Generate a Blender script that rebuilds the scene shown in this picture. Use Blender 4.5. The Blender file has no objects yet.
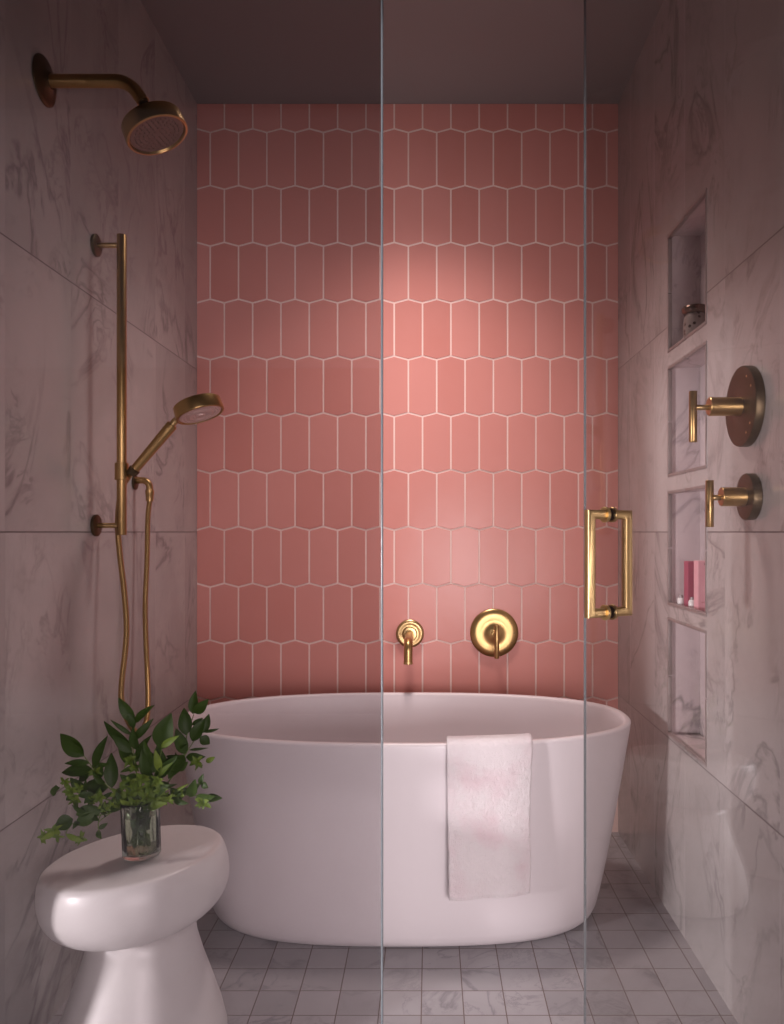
import bpy, bmesh, math, random
from mathutils import Vector, Matrix, noise
random.seed(7)
S = bpy.context.scene
PI = math.pi

# ------------------------------------------------------------------ camera
F = 800.0; PX, PY = 430.0, 532.0; CZ = 1.128
cam_d = bpy.data.cameras.new('camera'); cam = bpy.data.objects.new('camera', cam_d)
S.collection.objects.link(cam); S.camera = cam
cam.location = (0, 0, CZ); cam.rotation_euler = (PI/2, 0, 0)
cam_d.sensor_fit = 'HORIZONTAL'; cam_d.sensor_width = 36
cam_d.lens = 36*F/784; cam_d.shift_x = -38/784; cam_d.shift_y = 20/784
cam_d.clip_start = 0.05

def W(px, py, Y):
    return Vector(((px-PX)*Y/F, Y, CZ-(py-PY)*Y/F))

# ------------------------------------------------------------------ light
wd = bpy.data.worlds.new('world'); S.world = wd; wd.use_nodes = True
bg = wd.node_tree.nodes['Background']
bg.inputs[0].default_value = (0.92, 0.80, 0.84, 1); bg.inputs[1].default_value = 0.006
def area(name, loc, target, sx, sy, power, col):
    l = bpy.data.lights.new(name, 'AREA'); l.shape = 'RECTANGLE'; l.size = sx; l.size_y = sy
    l.energy = power; l.color = col
    o = bpy.data.objects.new(name, l); S.collection.objects.link(o); o.location = loc
    o.rotation_euler = (Vector(target)-Vector(loc)).to_track_quat('-Z', 'Y').to_euler()
    return o
area('window_light', (0.60, -1.55, 0.80), (0.0, 2.8, 0.90), 1.40, 1.00, 92, (1.0, 0.89, 0.905))
area('side_window_light', (-3.1, -0.10, 0.85), (0.2, 2.2, 0.5), 0.28, 0.28, 116, (1.0, 0.93, 0.95))
sp_l = bpy.data.lights.new('recessed_ceiling_light', 'SPOT'); sp_l.energy = 106; sp_l.color = (1.0, .84, .80)
sp_l.spot_size = math.radians(110); sp_l.spot_blend = 1.0; sp_l.shadow_soft_size = .16
sp_o = bpy.data.objects.new('recessed_ceiling_light', sp_l); S.collection.objects.link(sp_o); sp_o.location = (-.05, 2.40, 2.70)
S.view_settings.view_transform = 'Standard'; S.view_settings.look = 'None'
S.view_settings.gamma = 1; S.view_settings.use_curve_mapping = False
S.view_settings.exposure = 0.08

# ------------------------------------------------------------------ materials
class NT:
    def __init__(s, name):
        s.m = bpy.data.materials.new(name); s.m.use_nodes = True
        s.t = s.m.node_tree; s.t.nodes.clear()
        s.out = s.n('ShaderNodeOutputMaterial')
    def n(s, typ, **kw):
        nd = s.t.nodes.new(typ)
        for k, v in kw.items():
            if k.startswith('i_'):
                key = k[2:]
                nd.inputs[int(key) if key.isdigit() else key.replace('_', ' ')].default_value = v
            else: setattr(nd, k, v)
        return nd
    def l(s, a, b): s.t.links.new(a, b)
    def math(s, op, a, b=None, c=None, clamp=False):
        nd = s.n('ShaderNodeMath', operation=op); nd.use_clamp = clamp
        for i, v in enumerate((a, b, c)):
            if v is None: continue
            if isinstance(v, (int, float)): nd.inputs[i].default_value = v
            else: s.l(v, nd.inputs[i])
        return nd.outputs[0]
    def mix(s, fac, a, b):
        nd = s.n('ShaderNodeMix', data_type='RGBA')
        for sock, v in ((nd.inputs[0], fac), (nd.inputs[6], a), (nd.inputs[7], b)):
            if isinstance(v, (int, float)): sock.default_value = v
            elif isinstance(v, tuple): sock.default_value = v if len(v) == 4 else (*v, 1)
            else: s.l(v, sock)
        return nd.outputs[2]
    def noise(s, vec, scale, detail=4, rough=.5, dist=0):
        nd = s.n('ShaderNodeTexNoise'); nd.inputs['Scale'].default_value = scale
        nd.inputs['Detail'].default_value = detail; nd.inputs['Roughness'].default_value = rough
        nd.inputs['Distortion'].default_value = dist
        if vec is not None: s.l(vec, nd.inputs['Vector'])
        return nd
    def pos(s): return s.n('ShaderNodeNewGeometry').outputs['Position']
    def princ(s, **kw):
        p = s.n('ShaderNodeBsdfPrincipled')
        for k, v in kw.items():
            sock = p.inputs[k.replace('_', ' ')]
            if isinstance(v, (int, float)): sock.default_value = v
            elif isinstance(v, tuple): sock.default_value = v if len(v) == 4 else (*v, 1)
            else: s.l(v, sock)
        s.l(p.outputs[0], s.out.inputs[0]); return p
    def bump(s, h, strength=.2, dist=.002):
        b = s.n('ShaderNodeBump'); b.inputs['Strength'].default_value = strength
        b.inputs['Distance'].default_value = dist; s.l(h, b.inputs['Height']); return b.outputs[0]

def marble(name, axis_u, axis_v, u0, v0, du, dv, base=(.72, .68, .69), vein=(.19, .17, .175),
           joint=(.15, .12, .12), jw=.0015, rough=.22, vjoint=.35, vstr=1.0, stretch=(.95, .95, .72), hv=(None,)):
    t = NT(name); pos = t.pos()
    sp = t.n('ShaderNodeSeparateXYZ'); t.l(pos, sp.inputs[0])
    u = sp.outputs[axis_u]; v = sp.outputs[axis_v]
    us = t.math('DIVIDE', t.math('SUBTRACT', u, u0), du); vs = t.math('DIVIDE', t.math('SUBTRACT', v, v0), dv)
    ui = t.math('FLOOR', us); vi = t.math('FLOOR', vs)
    if hv[0] is not None:      # no horizontal joint above this row
        vi = t.math('MINIMUM', vi, hv[0])
    cell = t.n('ShaderNodeCombineXYZ'); t.l(ui, cell.inputs[0]); t.l(vi, cell.inputs[1])
    wn = t.n('ShaderNodeTexWhiteNoise', noise_dimensions='3D'); t.l(cell.outputs[0], wn.inputs['Vector'])
    off = t.n('ShaderNodeVectorMath', operation='MULTIPLY_ADD')
    t.l(wn.outputs['Color'], off.inputs[0]); off.inputs[1].default_value = (9, 9, 9)
    st = t.n('ShaderNodeVectorMath', operation='MULTIPLY'); t.l(pos, st.inputs[0]); st.inputs[1].default_value = stretch
    # shear so that the veins run diagonally
    mp = t.n('ShaderNodeMapping'); mp.inputs['Rotation'].default_value = (.45, .35, .3); t.l(st.outputs[0], mp.inputs[0])
    t.l(mp.outputs[0], off.inputs[2])
    p = off.outputs[0]
    def ridge(scale, width, detail=6, dist=1.2, r=.55):
        nn = t.noise(p, scale, detail, r, dist)
        a = t.math('ABSOLUTE', t.math('SUBTRACT', nn.outputs[0], .5))
        return t.math('SUBTRACT', 1, t.math('DIVIDE', a, width, clamp=True), clamp=True)
    r1 = t.math('POWER', ridge(2.1, .030, 7, 1.4), 1.6)
    r2 = t.math('POWER', ridge(6.5, .035, 9, 1.1, .66), 1.6)
    r3 = ridge(1.3, .16, 5, .8)
    mask = t.noise(p, 2.4, 3); mk = t.math('MULTIPLY', t.math('SUBTRACT', mask.outputs[0], .40), 5, clamp=True)
    mask2 = t.noise(p, 5.5, 3); mk2 = t.math('MULTIPLY', t.math('SUBTRACT', mask2.outputs[0], .48), 6, clamp=True)
    a = t.math('MULTIPLY', t.math('MULTIPLY', r1, mk), .62*vstr)
    b = t.math('MULTIPLY', t.math('MULTIPLY', r2, mk2), .50*vstr)
    c = t.math('MULTIPLY', r3, .22*vstr)
    cl = t.noise(p, 3.0, 6, .65)
    d = t.math('MULTIPLY', t.math('SUBTRACT', cl.outputs[0], .5), .35)
    tot = t.math('ADD', t.math('ADD', t.math('MAXIMUM', a, b), c), d, clamp=True)
    col = t.mix(tot, base, vein)
    sh = t.math('MULTIPLY_ADD', wn.outputs['Value'], .16, .90)
    hs = t.n('ShaderNodeHueSaturation'); t.l(col, hs.inputs['Color']); t.l(sh, hs.inputs['Value']); col = hs.outputs[0]
    # joints
    def jl(x, size):
        f = t.math('FRACT', x); e = t.math('MINIMUM', f, t.math('SUBTRACT', 1, f))
        return t.math('LESS_THAN', t.math('MULTIPLY', e, size), jw)
    ju = jl(us, du); jv = jl(vs, dv)
    if hv[0] is not None:
        jv = t.math('MULTIPLY', jv, t.math('LESS_THAN', vs, hv[0]+.5))
    j = t.math('MAXIMUM', t.math('MULTIPLY', ju, vjoint), jv, clamp=True)
    col = t.mix(j, col, joint)
    t.princ(Base_Color=col, Roughness=t.math('MULTIPLY_ADD', j, .4, rough), Normal=t.bump(t.math('SUBTRACT', 1, j), .25, .001))
    return t.m

M = {}
M['wall_marble_l'] = marble('marble_wall_left', 1, 2, 1.649, .518, .3015, .61, hv=(2,), base=(.54,.505,.49), vstr=.95)
M['wall_marble_r'] = marble('marble_wall_right', 1, 2, 1.616, .518, .3015, .61, hv=(2,), base=(.55,.51,.50), vstr=.95)
M['floor_marble'] = marble('marble_floor', 0, 1, -.0205, 2.0665, .0997, .0997, base=(.37,.35,.365), vein=(.14,.13,.145),
                           joint=(.15,.11,.10), jw=.0013, rough=.32, vjoint=1.0, vstr=.9, stretch=(1, 1, 1))
M['jamb_marble'] = marble('marble_niche', 1, 2, -3, -3, 20, 20, base=(.72,.61,.62), vstr=.9)

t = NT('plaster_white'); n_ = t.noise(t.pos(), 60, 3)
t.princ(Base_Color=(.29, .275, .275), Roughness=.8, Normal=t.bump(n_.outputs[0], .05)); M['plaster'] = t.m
t = NT('blocker_dark'); t.princ(Base_Color=(.045, .04, .042), Roughness=.9); M['blocker'] = t.m  # near-black finish of the added light blocker, keeps it dim in the glass

t = NT('pink_glazed_tile'); g = t.n('ShaderNodeNewGeometry'); rnd = g.outputs['Random Per Island']
c1 = t.mix(rnd, (.64, .252, .212), (.72, .312, .270))
nz = t.noise(g.outputs['Position'], 9, 5, .6); c2 = t.mix(t.math('MULTIPLY', nz.outputs[0], .35), c1, (.72, .35, .32))
wv = t.noise(g.outputs['Position'], 14, 2, .5)
t.princ(Base_Color=c2, Specular_IOR_Level=.16, Roughness=.22, Normal=t.bump(wv.outputs[0], .10, .006)); M['tile'] = t.m
t = NT('blush_grout'); n_ = t.noise(t.pos(), 200, 3)
t.princ(Base_Color=(.93, .70, .64), Roughness=.85, Normal=t.bump(n_.outputs[0], .2)); M['grout'] = t.m

def brass(name, col=(.50, .33, .14), rough=.33, axis=None):
    t = NT(name); tc = t.n('ShaderNodeTexCoord')
    mp = t.n('ShaderNodeMapping'); mp.inputs['Scale'].default_value = (60, 60, 900) if axis != 2 else (900, 900, 60)
    t.l(tc.outputs['Object'], mp.inputs[0]); n1 = t.noise(mp.outputs[0], 1, 2)
    n2 = t.noise(tc.outputs['Object'], 40, 3)
    c = t.mix(t.math('MULTIPLY', n1.outputs[0], .4), col, tuple(x*.72 for x in col))
    t.princ(Base_Color=c, Metallic=1.0, Roughness=t.math('MULTIPLY_ADD', n2.outputs[0], .12, rough-.06), Normal=t.bump(n1.outputs[0], .05, .0003))
    return t.m
M['brass'] = brass('brushed_brass'); M['brass_polished'] = brass('satin_brass', (.60, .42, .20), .34)
M['brass_dark'] = brass('dark_brass', (.15, .112, .068), .42)  # darker, rougher brass for plates, flanges and joints
t = NT('spray_rubber'); t.princ(Base_Color=(.20, .12, .10), Roughness=.5, Metallic=.3); M['spray'] = t.m
t = NT('spray_pale'); t.princ(Base_Color=(.66, .46, .42), Roughness=.35, Metallic=.2); M['spray_pale'] = t.m
t = NT('dark_mark'); t.princ(Base_Color=(.03, .02, .02), Roughness=.5); M['dark'] = t.m

t = NT('matte_tub'); n_ = t.noise(t.pos(), 120, 3)
t.princ(Base_Color=(.72, .66, .68), Roughness=.38, Normal=t.bump(n_.outputs[0], .02)); M['tub'] = t.m
t = NT('glazed_ceramic'); n_ = t.noise(t.pos(), 28, 4, .6); n2 = t.noise(t.pos(), 7, 5, .6)
c = t.mix(n2.outputs[0], (.74, .715, .70), (.64, .605, .605))
t.princ(Base_Color=c, Roughness=.40, Coat_Weight=.15, Coat_Roughness=.2, Normal=t.bump(n_.outputs[0], .22, .003)); M['ceramic'] = t.m
t = NT('terry_towel'); p_ = t.pos(); n_ = t.noise(p_, 420, 3, .7); n2 = t.noise(p_, 9, 3); n3 = t.noise(p_, 60, 3)
c = t.mix(t.math('MULTIPLY', t.math('SUBTRACT', n2.outputs[0], .48), 3.5, clamp=True), (.76, .69, .705), (.73, .56, .60))
h = t.math('ADD', n_.outputs[0], n3.outputs[0])
t.princ(Base_Color=c, Roughness=.95, Sheen_Weight=.5, Normal=t.bump(h, .8, .004)); M['towel'] = t.m

def thin_glass(name, tint, gl_col=(1, 1, 1), boost=1.0, ior=1.5):
    t = NT(name)
    tr = t.n('ShaderNodeBsdfTransparent'); tr.inputs[0].default_value = (*tint, 1)
    gl = t.n('ShaderNodeBsdfGlossy'); gl.inputs['Roughness'].default_value = 0.0; gl.inputs[0].default_value = (*gl_col, 1)
    lw = t.n('ShaderNodeLayerWeight'); lw.inputs['Blend'].default_value = .5
    f = t.math('MULTIPLY_ADD', t.math('POWER', lw.outputs['Facing'], 5), .96, .04*boost, clamp=True)
    mx = t.n('ShaderNodeMixShader'); t.l(f, mx.inputs[0]); t.l(tr.outputs[0], mx.inputs[1]); t.l(gl.outputs[0], mx.inputs[2])
    t.l(mx.outputs[0], t.out.inputs[0]); return t.m
M['panel_glass'] = thin_glass('smoky_panel_glass', (.80, .785, .79))
M['door_glass'] = thin_glass('door_glass', (.885, .875, .87), boost=1.4)
t = NT('glass_edge'); t.princ(Base_Color=(.20, .23, .25), Roughness=.25, Transmission_Weight=.3, IOR=1.5); M['glass_edge'] = t.m
t = NT('vase_glass'); g = t.n('ShaderNodeBsdfGlass'); g.inputs[0].default_value = (.92, .95, .93, 1); g.inputs['IOR'].default_value = 1.45
t.l(g.outputs[0], t.out.inputs[0]); M['vase_glass'] = t.m
t = NT('vase_water'); g = t.n('ShaderNodeBsdfGlass'); g.inputs[0].default_value = (.90, .95, .86, 1); g.inputs['IOR'].default_value = 1.33
t.l(g.outputs[0], t.out.inputs[0]); M['water'] = t.m

def leafmat(name, c1, c2):
    t = NT(name); g = t.n('ShaderNodeNewGeometry'); n_ = t.noise(g.outputs['Position'], 60, 3)
    c = t.mix(t.math('MULTIPLY_ADD', n_.outputs[0], .5, t.math('MULTIPLY', g.outputs['Random Per Island'], .5)), c1, c2)
    t.princ(Base_Color=c, Roughness=.5, Specular_IOR_Level=.3, Subsurface_Weight=0.0, Transmission_Weight=0.0, Normal=t.bump(n_.outputs[0], .15, .002)); return t.m
M['leaf'] = leafmat('dark_leaf', (.020, .048, .006), (.058, .115, .012))
M['leaf_light'] = leafmat('young_leaf', (.055, .12, .014), (.24, .33, .04))
M['stem'] = leafmat('green_stem', (.10, .17, .04), (.20, .26, .09))
t = NT('box_deep_pink'); t.princ(Base_Color=(.42, .085, .145), Roughness=.5); M['pink_deep'] = t.m
t = NT('box_pale_pink'); n_ = t.noise(t.pos(), 40, 3)
t.princ(Base_Color=t.mix(n_.outputs[0], (.78, .36, .43), (.88, .50, .54)), Roughness=.5); M['pink_pale'] = t.m
t = NT('white_cap'); t.princ(Base_Color=(.85, .84, .84), Roughness=.25); M['white_cap'] = t.m
t = NT('grey_neck'); t.princ(Base_Color=(.35, .30, .30), Roughness=.25); M['grey_neck'] = t.m
t = NT('speckled_stoneware'); v = t.n('ShaderNodeTexVoronoi'); v.inputs['Scale'].default_value = 60; tc = t.n('ShaderNodeTexCoord'); t.l(tc.outputs['Object'], v.inputs[0])
d = t.math('LESS_THAN', v.outputs['Distance'], .28)
t.princ(Base_Color=t.mix(d, (.30, .25, .23), (.05, .03, .025)), Roughness=.25); M['stoneware'] = t.m
t = NT('bronze_lid'); t.princ(Base_Color=(.16, .10, .075), Roughness=.25, Metallic=.8); M['bronze'] = t.m
t = NT('niche_trim'); n_ = t.noise(t.pos(), 20, 3)
t.princ(Base_Color=t.mix(n_.outputs[0], (.24, .19, .185), (.34, .28, .27)), Roughness=.3); M['trim'] = t.m

# ------------------------------------------------------------------ mesh helpers
def obj(name, bm, mats, parent=None, smooth=True, angle=38):
    bmesh.ops.recalc_face_normals(bm, faces=bm.faces[:])
    if smooth:
        for f in bm.faces: f.smooth = True
        for e in bm.edges:
            if len(e.link_faces) == 2 and e.calc_face_angle(0) > math.radians(angle): e.smooth = False
    if parent is not None:
        w = Vector((0, 0, 0)); q = parent
        while q is not None: w += q.location; q = q.parent
        bmesh.ops.translate(bm, verts=bm.verts, vec=-w)
    me = bpy.data.meshes.new(name); bm.to_mesh(me); bm.free()
    for m in (mats if isinstance(mats, (list, tuple)) else [mats]): me.materials.append(m)
    o = bpy.data.objects.new(name, me); S.collection.objects.link(o)
    if parent is not None: o.parent = parent
    return o
def thing(name, label, cat, loc, group=None):
    o = bpy.data.objects.new(name, None); S.collection.objects.link(o); o.location = loc
    o.empty_display_size = .05
    return tag(o, label, cat, group)
def tag(o, label, cat, group=None):
    o['label'] = label; o['category'] = cat
    if group: o['group'] = group
    return o
def origin(o, p):        # move a one-mesh thing's origin to its base
    p = Vector(p); o.data.transform(Matrix.Translation(-p)); o.location = p; return o
def struct(name, bm, m, parent=None, **k):
    o = obj(name, bm, m, parent, **k)
    if parent is None: o['kind'] = 'structure'
    return o
def box(bm, lo, hi, bevel=0, seg=2, mat=0):
    lo, hi = Vector(lo), Vector(hi)
    r = bmesh.ops.create_cube(bm, size=1)
    for v in r['verts']: v.co = Vector([lo[i]+(hi[i]-lo[i])*(v.co[i]+.5) for i in range(3)])
    fs = list({f for v in r['verts'] for f in v.link_faces})
    for f in fs: f.material_index = mat
    if bevel:
        es = list({e for v in r['verts'] for e in v.link_edges})
        bmesh.ops.bevel(bm, geom=es, offset=bevel, segments=seg, affect='EDGES', profile=.5, material=-1)
def frame(axis):
    a = Vector(axis).normalized()
    u = a.cross(Vector((0, 0, 1)))
    if u.length < 1e-3: u = a.cross(Vector((0, 1, 0)))
    u.normalize(); return a, u, a.cross(u).normalized()
def lathe(bm, base, axis, prof, seg=48, mat=0):
    """prof: list of (distance along axis, radius); closes at radius 0"""
    a, u, v = frame(axis); base = Vector(base); rings = []
    for d, r in prof:
        c = base+a*d
        if r < 1e-6: rings.append([bm.verts.new(c)])
        else: rings.append([bm.verts.new(c+u*(r*math.cos(2*PI*k/seg))+v*(r*math.sin(2*PI*k/seg))) for k in range(seg)])
    for A, B in zip(rings, rings[1:]):
        for k in range(seg):
            k2 = (k+1) % seg
            if len(A) == 1 and len(B) == 1: continue
            if len(A) == 1: vs = (A[0], B[k2], B[k])
            elif len(B) == 1: vs = (A[k], A[k2], B[0])
            else: vs = (A[k], A[k2], B[k2], B[k])
            f = bm.faces.new(vs); f.material_index = mat
def catmull(pts, n=12):
    P = [Vector(p) for p in pts]; out = []
    for i in range(len(P)-1):
        p0 = P[i-1] if i else P[i]*2-P[i+1]; p1 = P[i]; p2 = P[i+1]; p3 = P[i+2] if i+2 < len(P) else P[i+1]*2-P[i]
        for k in range(n):
            s = k/n
            out.append(.5*((2*p1)+(p2-p0)*s+(2*p0-5*p1+4*p2-p3)*s*s+(3*p1-p0-3*p2+p3)*s**3))
    out.append(P[-1]); return out
def tube(bm, pts, rad, seg=16, mat=0, caps=True):
    pts = [Vector(p) for p in pts]; n = len(pts)
    R = rad if callable(rad) else (lambda i: rad)
    tan = (pts[1]-pts[0]).normalized(); _, u, v = frame(tan); rings = []
    for i, p in enumerate(pts):
        t2 = ((pts[i+1]-p) if i == 0 else (p-pts[i-1]) if i == n-1 else (pts[i+1]-pts[i-1])).normalized()
        q = tan.rotation_difference(t2); u = (q @ u).normalized(); v = t2.cross(u).normalized(); tan = t2
        rings.append([bm.verts.new(p+u*(R(i)*math.cos(2*PI*k/seg))+v*(R(i)*math.sin(2*PI*k/seg))) for k in range(seg)])
    for A, B in zip(rings, rings[1:]):
        for k in range(seg):
            f = bm.faces.new((A[k], A[(k+1) % seg], B[(k+1) % seg], B[k])); f.material_index = mat
    if caps:
        for r in (rings[0][::-1], rings[-1]):
            f = bm.faces.new(r); f.material_index = mat
def rod(bm, a, b, r, bev=.0012, seg=28, mat=0):
    a, b = Vector(a), Vector(b); L = (b-a).length
    lathe(bm, a, b-a, [(0, 0), (0, r-bev), (bev*.4, r-bev*.3), (bev, r), (L-bev, r), (L-bev*.4, r-bev*.3), (L, r-bev), (L, 0)], seg, mat)
def quad(bm, a, b, c, d, mat=0):
    f = bm.faces.new([bm.verts.new(Vector(p)) for p in (a, b, c, d)]); f.material_index = mat
def B(): return bmesh.new()

# ------------------------------------------------------------------ room
XL, XR, YB, ZC = -.876, .707, 3.0075, 2.737
YW = 1.46            # where the left wall ends and the room widens
bm = B(); box(bm, (-3.8, -3.0, -.06), (3.2, YB+.12, 0)); struct('floor', bm, M['floor_marble'])
bm = B(); box(bm, (-3.8, .85, ZC), (XR+.12, YB+.12, ZC+.06)); struct('ceiling', bm, M['plaster'])
bm = B(); box(bm, (-3.8, -.9, 1.715), (3.2, .85, ZC+.06)); box(bm, (-3.8, .8505, 1.30), (XL-.004, YW-.001, ZC-.001)); struct('light_blocker', bm, M['blocker'])  # unseen low boxes, added to block light from the top of the room
bm = B(); box(bm, (XL-.12, YW, 0), (XL, YB, ZC)); box(bm, (-3.8, YW, 0), (XL-.12, YW+.1, ZC)); struct('wall_left', bm, M['wall_marble_l'])

NY0, NY1 = 2.042, 2.376; NZ = [(.528, .876), (.912, 1.249), (1.291, 1.617), (1.660, 2.007)]; ND = .095
bm = B()
xw = XR
def wq(y0, y1, z0, z1): quad(bm, (xw, y0, z0), (xw, y1, z0), (xw, y1, z1), (xw, y0, z1))
YE = .80
wq(YE, NY0, 0, ZC); wq(NY1, YB, 0, ZC)
zz = 0
for z0, z1 in NZ: wq(NY0, NY1, zz, z0); zz = z1
wq(NY0, NY1, zz, ZC)
for z0, z1 in NZ:
    xb = XR+ND
    quad(bm, (xb, NY0, z0), (xb, NY1, z0), (xb, NY1, z1), (xb, NY0, z1), 1)
    quad(bm, (xw, NY0, z0), (xb, NY0, z0), (xb, NY0, z1), (xw, NY0, z1), 1)
    quad(bm, (xw, NY1, z0), (xb, NY1, z0), (xb, NY1, z1), (xw, NY1, z1), 1)
    quad(bm, (xw, NY0, z0), (xb, NY0, z0), (xb, NY1, z0), (xw, NY1, z0), 1)
    quad(bm, (xw, NY0, z1), (xb, NY0, z1), (xb, NY1, z1), (xw, NY1, z1), 1)
# outer shell of the wall
xo = XR+.13
quad(bm, (xo, YE, 0), (xo, YB, 0), (xo, YB, ZC), (xo, YE, ZC)); quad(bm, (xw, YE, 0), (xo, YE, 0), (xo, YE, ZC), (xw, YE, ZC))
bmesh.ops.remove_doubles(bm, verts=bm.verts, dist=1e-5)
wr = struct('wall_right', bm, [M['wall_marble_r'], M['jamb_marble']], smooth=False)

# thin stone liner round each niche, in short pieces with a joint in the middle of each side
for k, (z0, z1) in enumerate(NZ):
    bm = B(); w = .009; x0, x1 = XR-.0025, XR+.010; g = .0012
    ym = (NY0+NY1)/2; zm = (z0+z1)/2
    for a, b in ((NY0, ym-g), (ym+g, NY1)):
        box(bm, (x0, a, z0), (x1, b, z0+w), .0018); box(bm, (x0, a, z1-w), (x1, b, z1), .0018)
    for a, b in ((z0+w+.0008, zm-g), (zm+g, z1-w-.0008)):
        box(bm, (x0, NY0, a), (x1, NY0+w, b), .0018); box(bm, (x0, NY1-w, a), (x1, NY1, b), .0018)
    struct('trim_%d' % (k+1), bm, M['trim'])

# back wall: pink picket tiles
def clip(poly, xa, xb, za, zb):
    def cut(P, f, isec):
        out = []
        for i in range(len(P)):
            a, b = P[i-1], P[i]
            if f(b):
                if not f(a): out.append(isec(a, b))
                out.append(b)
            elif f(a): out.append(isec(a, b))
        return out
    def at(ax, val): return lambda a, b: tuple(a[k]+(b[k]-a[k])*(val-a[ax])/(b[ax]-a[ax]) for k in (0, 1))
    for ax, val, sg in ((0, xa, 1), (0, xb, -1), (1, za, 1), (1, zb, -1)):
        poly = cut(poly, lambda p, ax=ax, val=val, sg=sg: (p[ax]-val)*sg >= 0, at(ax, val))
        if len(poly) < 3: return []
    return poly
bm = B(); box(bm, (XL-.12, YB, 0), (XR+.13, YB+.12, ZC)); wb = struct('wall_back', bm, M['grout'])
bm = B(); TW, TP, TIP = .1064, .2135, .0140
zA = CZ+(532-187.6)/266.0         # boundary between rows
xA = (210.3-430)/266.0            # a joint of the odd rows
for r in range(-9, 6):
    zb = zA+(r-1)*TP; zt = zb+TP         # row r spans zb..zt ; r=1 is y130..187
    ph = 0 if r % 2 else TW/2
    for k in range(-3, 17):
        x0 = xA+ph+k*TW; x1 = x0+TW; xm = (x0+x1)/2; h = TIP/2
        hexa = [(x0, zb+h), (xm, zb-h), (x1, zb+h), (x1, zt-h), (xm, zt+h), (x0, zt-h)]
        g = .0031
        cx, cz = xm, (zb+zt)/2
        hexa = [(cx+(x-cx)*(1-2*g/TW), cz+(z-cz)*(1-2*g/TP)) for x, z in hexa]
        P = clip(hexa, XL+.0006, XR-.0006, .001, ZC-.0006)
        if len(P) < 3: continue
        mx = sum(p[0] for p in P)/len(P); mz = sum(p[1] for p in P)/len(P)
        ax, az = random.gauss(0, .003), random.gauss(0, .0025); dy = random.gauss(0, .0002)
        def ring(ins, y):
            out = []
            for x, z in P:
                d = Vector((mx-x, mz-z)); d = d*(min(ins/ max(d.length, 1e-6)*1.2, .9))
                xx, z2 = x+d.x, z+d.y
                out.append(bm.verts.new((xx, YB-y-.0006-dy-ax*(xx-mx)-az*(z2-mz), z2)))
            return out
        rs = [ring(0, .0002), ring(0, .0012), ring(.0006, .0019), ring(.0013, .0021)]
        for A_, B_ in zip(rs, rs[1:]):
            for i in range(len(P)):
                j = (i+1) % len(P); bm.faces.new((A_[i], A_[j], B_[j], B_[i]))
        bm.faces.new(rs[-1])
wt = struct('tile_field', bm, M['tile'], wb, smooth=False)

# ------------------------------------------------------------------ tub
TX, TY, TH = -.0765, 2.447, .570
tub = thing('bathtub', 'oval white matte freestanding bathtub in front of the pink tile wall', 'bathtub', (TX, TY, 0))
def se(a, b, n, k, N=128):
    th = 2*PI*k/N; c, s = math.cos(th), math.sin(th)
    return a*math.copysign(abs(c)**(2/n), c), b*math.copysign(abs(s)**(2/n), s)
prof = []
bt = (.562, .299, 2.8); tp = (.682, .345, 2.35)
def outer(u):
    e = u**.85; return (bt[0]+(tp[0]-bt[0])*e, bt[1]+(tp[1]-bt[1])*e, bt[2]+(tp[2]-bt[2])*u)
prof.append((0.0, 0, 0, 3.0)); prof.append((.0, bt[0]-.030, bt[1]-.030, 3.0))
for z, ins in ((.004, .021), (.010, .013), (.022, .006), (.042, .0015)):
    a, b, n = outer(z/TH); prof.append((z, a-ins, b-ins, n))
for i in range(1, 13):
    z = .045+(TH-.010-.045)*i/12; a, b, n = outer(z/TH); prof.append((z, a, b, n))
prof += [(TH-.004, tp[0]-.0015, tp[1]-.0015, tp[2]), (TH, tp[0]-.007, tp[1]-.007, tp[2]),
         (TH, tp[0]-.017, tp[1]-.017, tp[2]), (TH-.004, tp[0]-.0225, tp[1]-.0225, tp[2]), (TH-.012, tp[0]-.025, tp[1]-.025, tp[2])]
for i in range(1, 11):
    u = i/10; z = TH-.012-(TH-.012-.16)*u
    prof.append((z, tp[0]-.025-.13*u**1.3, tp[1]-.025-.075*u**1.3, tp[2]))
prof += [(.13, .515, .222, 2.3), (.115, .47, .185, 2.3), (.11, .38, .12, 2.2), (.108, 0, 0, 2)]
bm = B(); rings = []; N = 128
for z, a, b, n in prof:
    if a == 0: rings.append([bm.verts.new((TX, TY, z))])
    else:
        # arc-length spaced samples of the superellipse
        pts = [se(a, b, n, k, 1024) for k in range(1024)]
        cum = [0]
        for k in range(1024):
            p, q = pts[k], pts[(k+1) % 1024]; cum.append(cum[-1]+math.hypot(q[0]-p[0], q[1]-p[1]))
        ring = []; j = 0
        for k in range(N):
            tgt = cum[-1]*k/N
            while cum[j+1] < tgt: j += 1
            f = (tgt-cum[j])/max(cum[j+1]-cum[j], 1e-9); p, q = pts[j], pts[(j+1) % 1024]
            ring.append(bm.verts.new((TX+p[0]+(q[0]-p[0])*f, TY+p[1]+(q[1]-p[1])*f, z)))
        rings.append(ring)
for A_, B_ in zip(rings, rings[1:]):
    for k in range(N):
        k2 = (k+1) % N
        if len(A_) == 1: bm.faces.new((A_[0], B_[k2], B_[k]))
        elif len(B_) == 1: bm.faces.new((A_[k], A_[k2], B_[0]))
        else: bm.faces.new((A_[k], A_[k2], B_[k2], B_[k]))
obj('tub_shell', bm, M['tub'], tub, angle=60)
bm = B(); lathe(bm, (TX, TY, .1085), (0, 0, 1), [(0, 0), (0, .032), (.004, .031), (.006, .024), (.006, 0)], 32)
obj('drain_cover', bm, M['brass'], tub)

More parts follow.
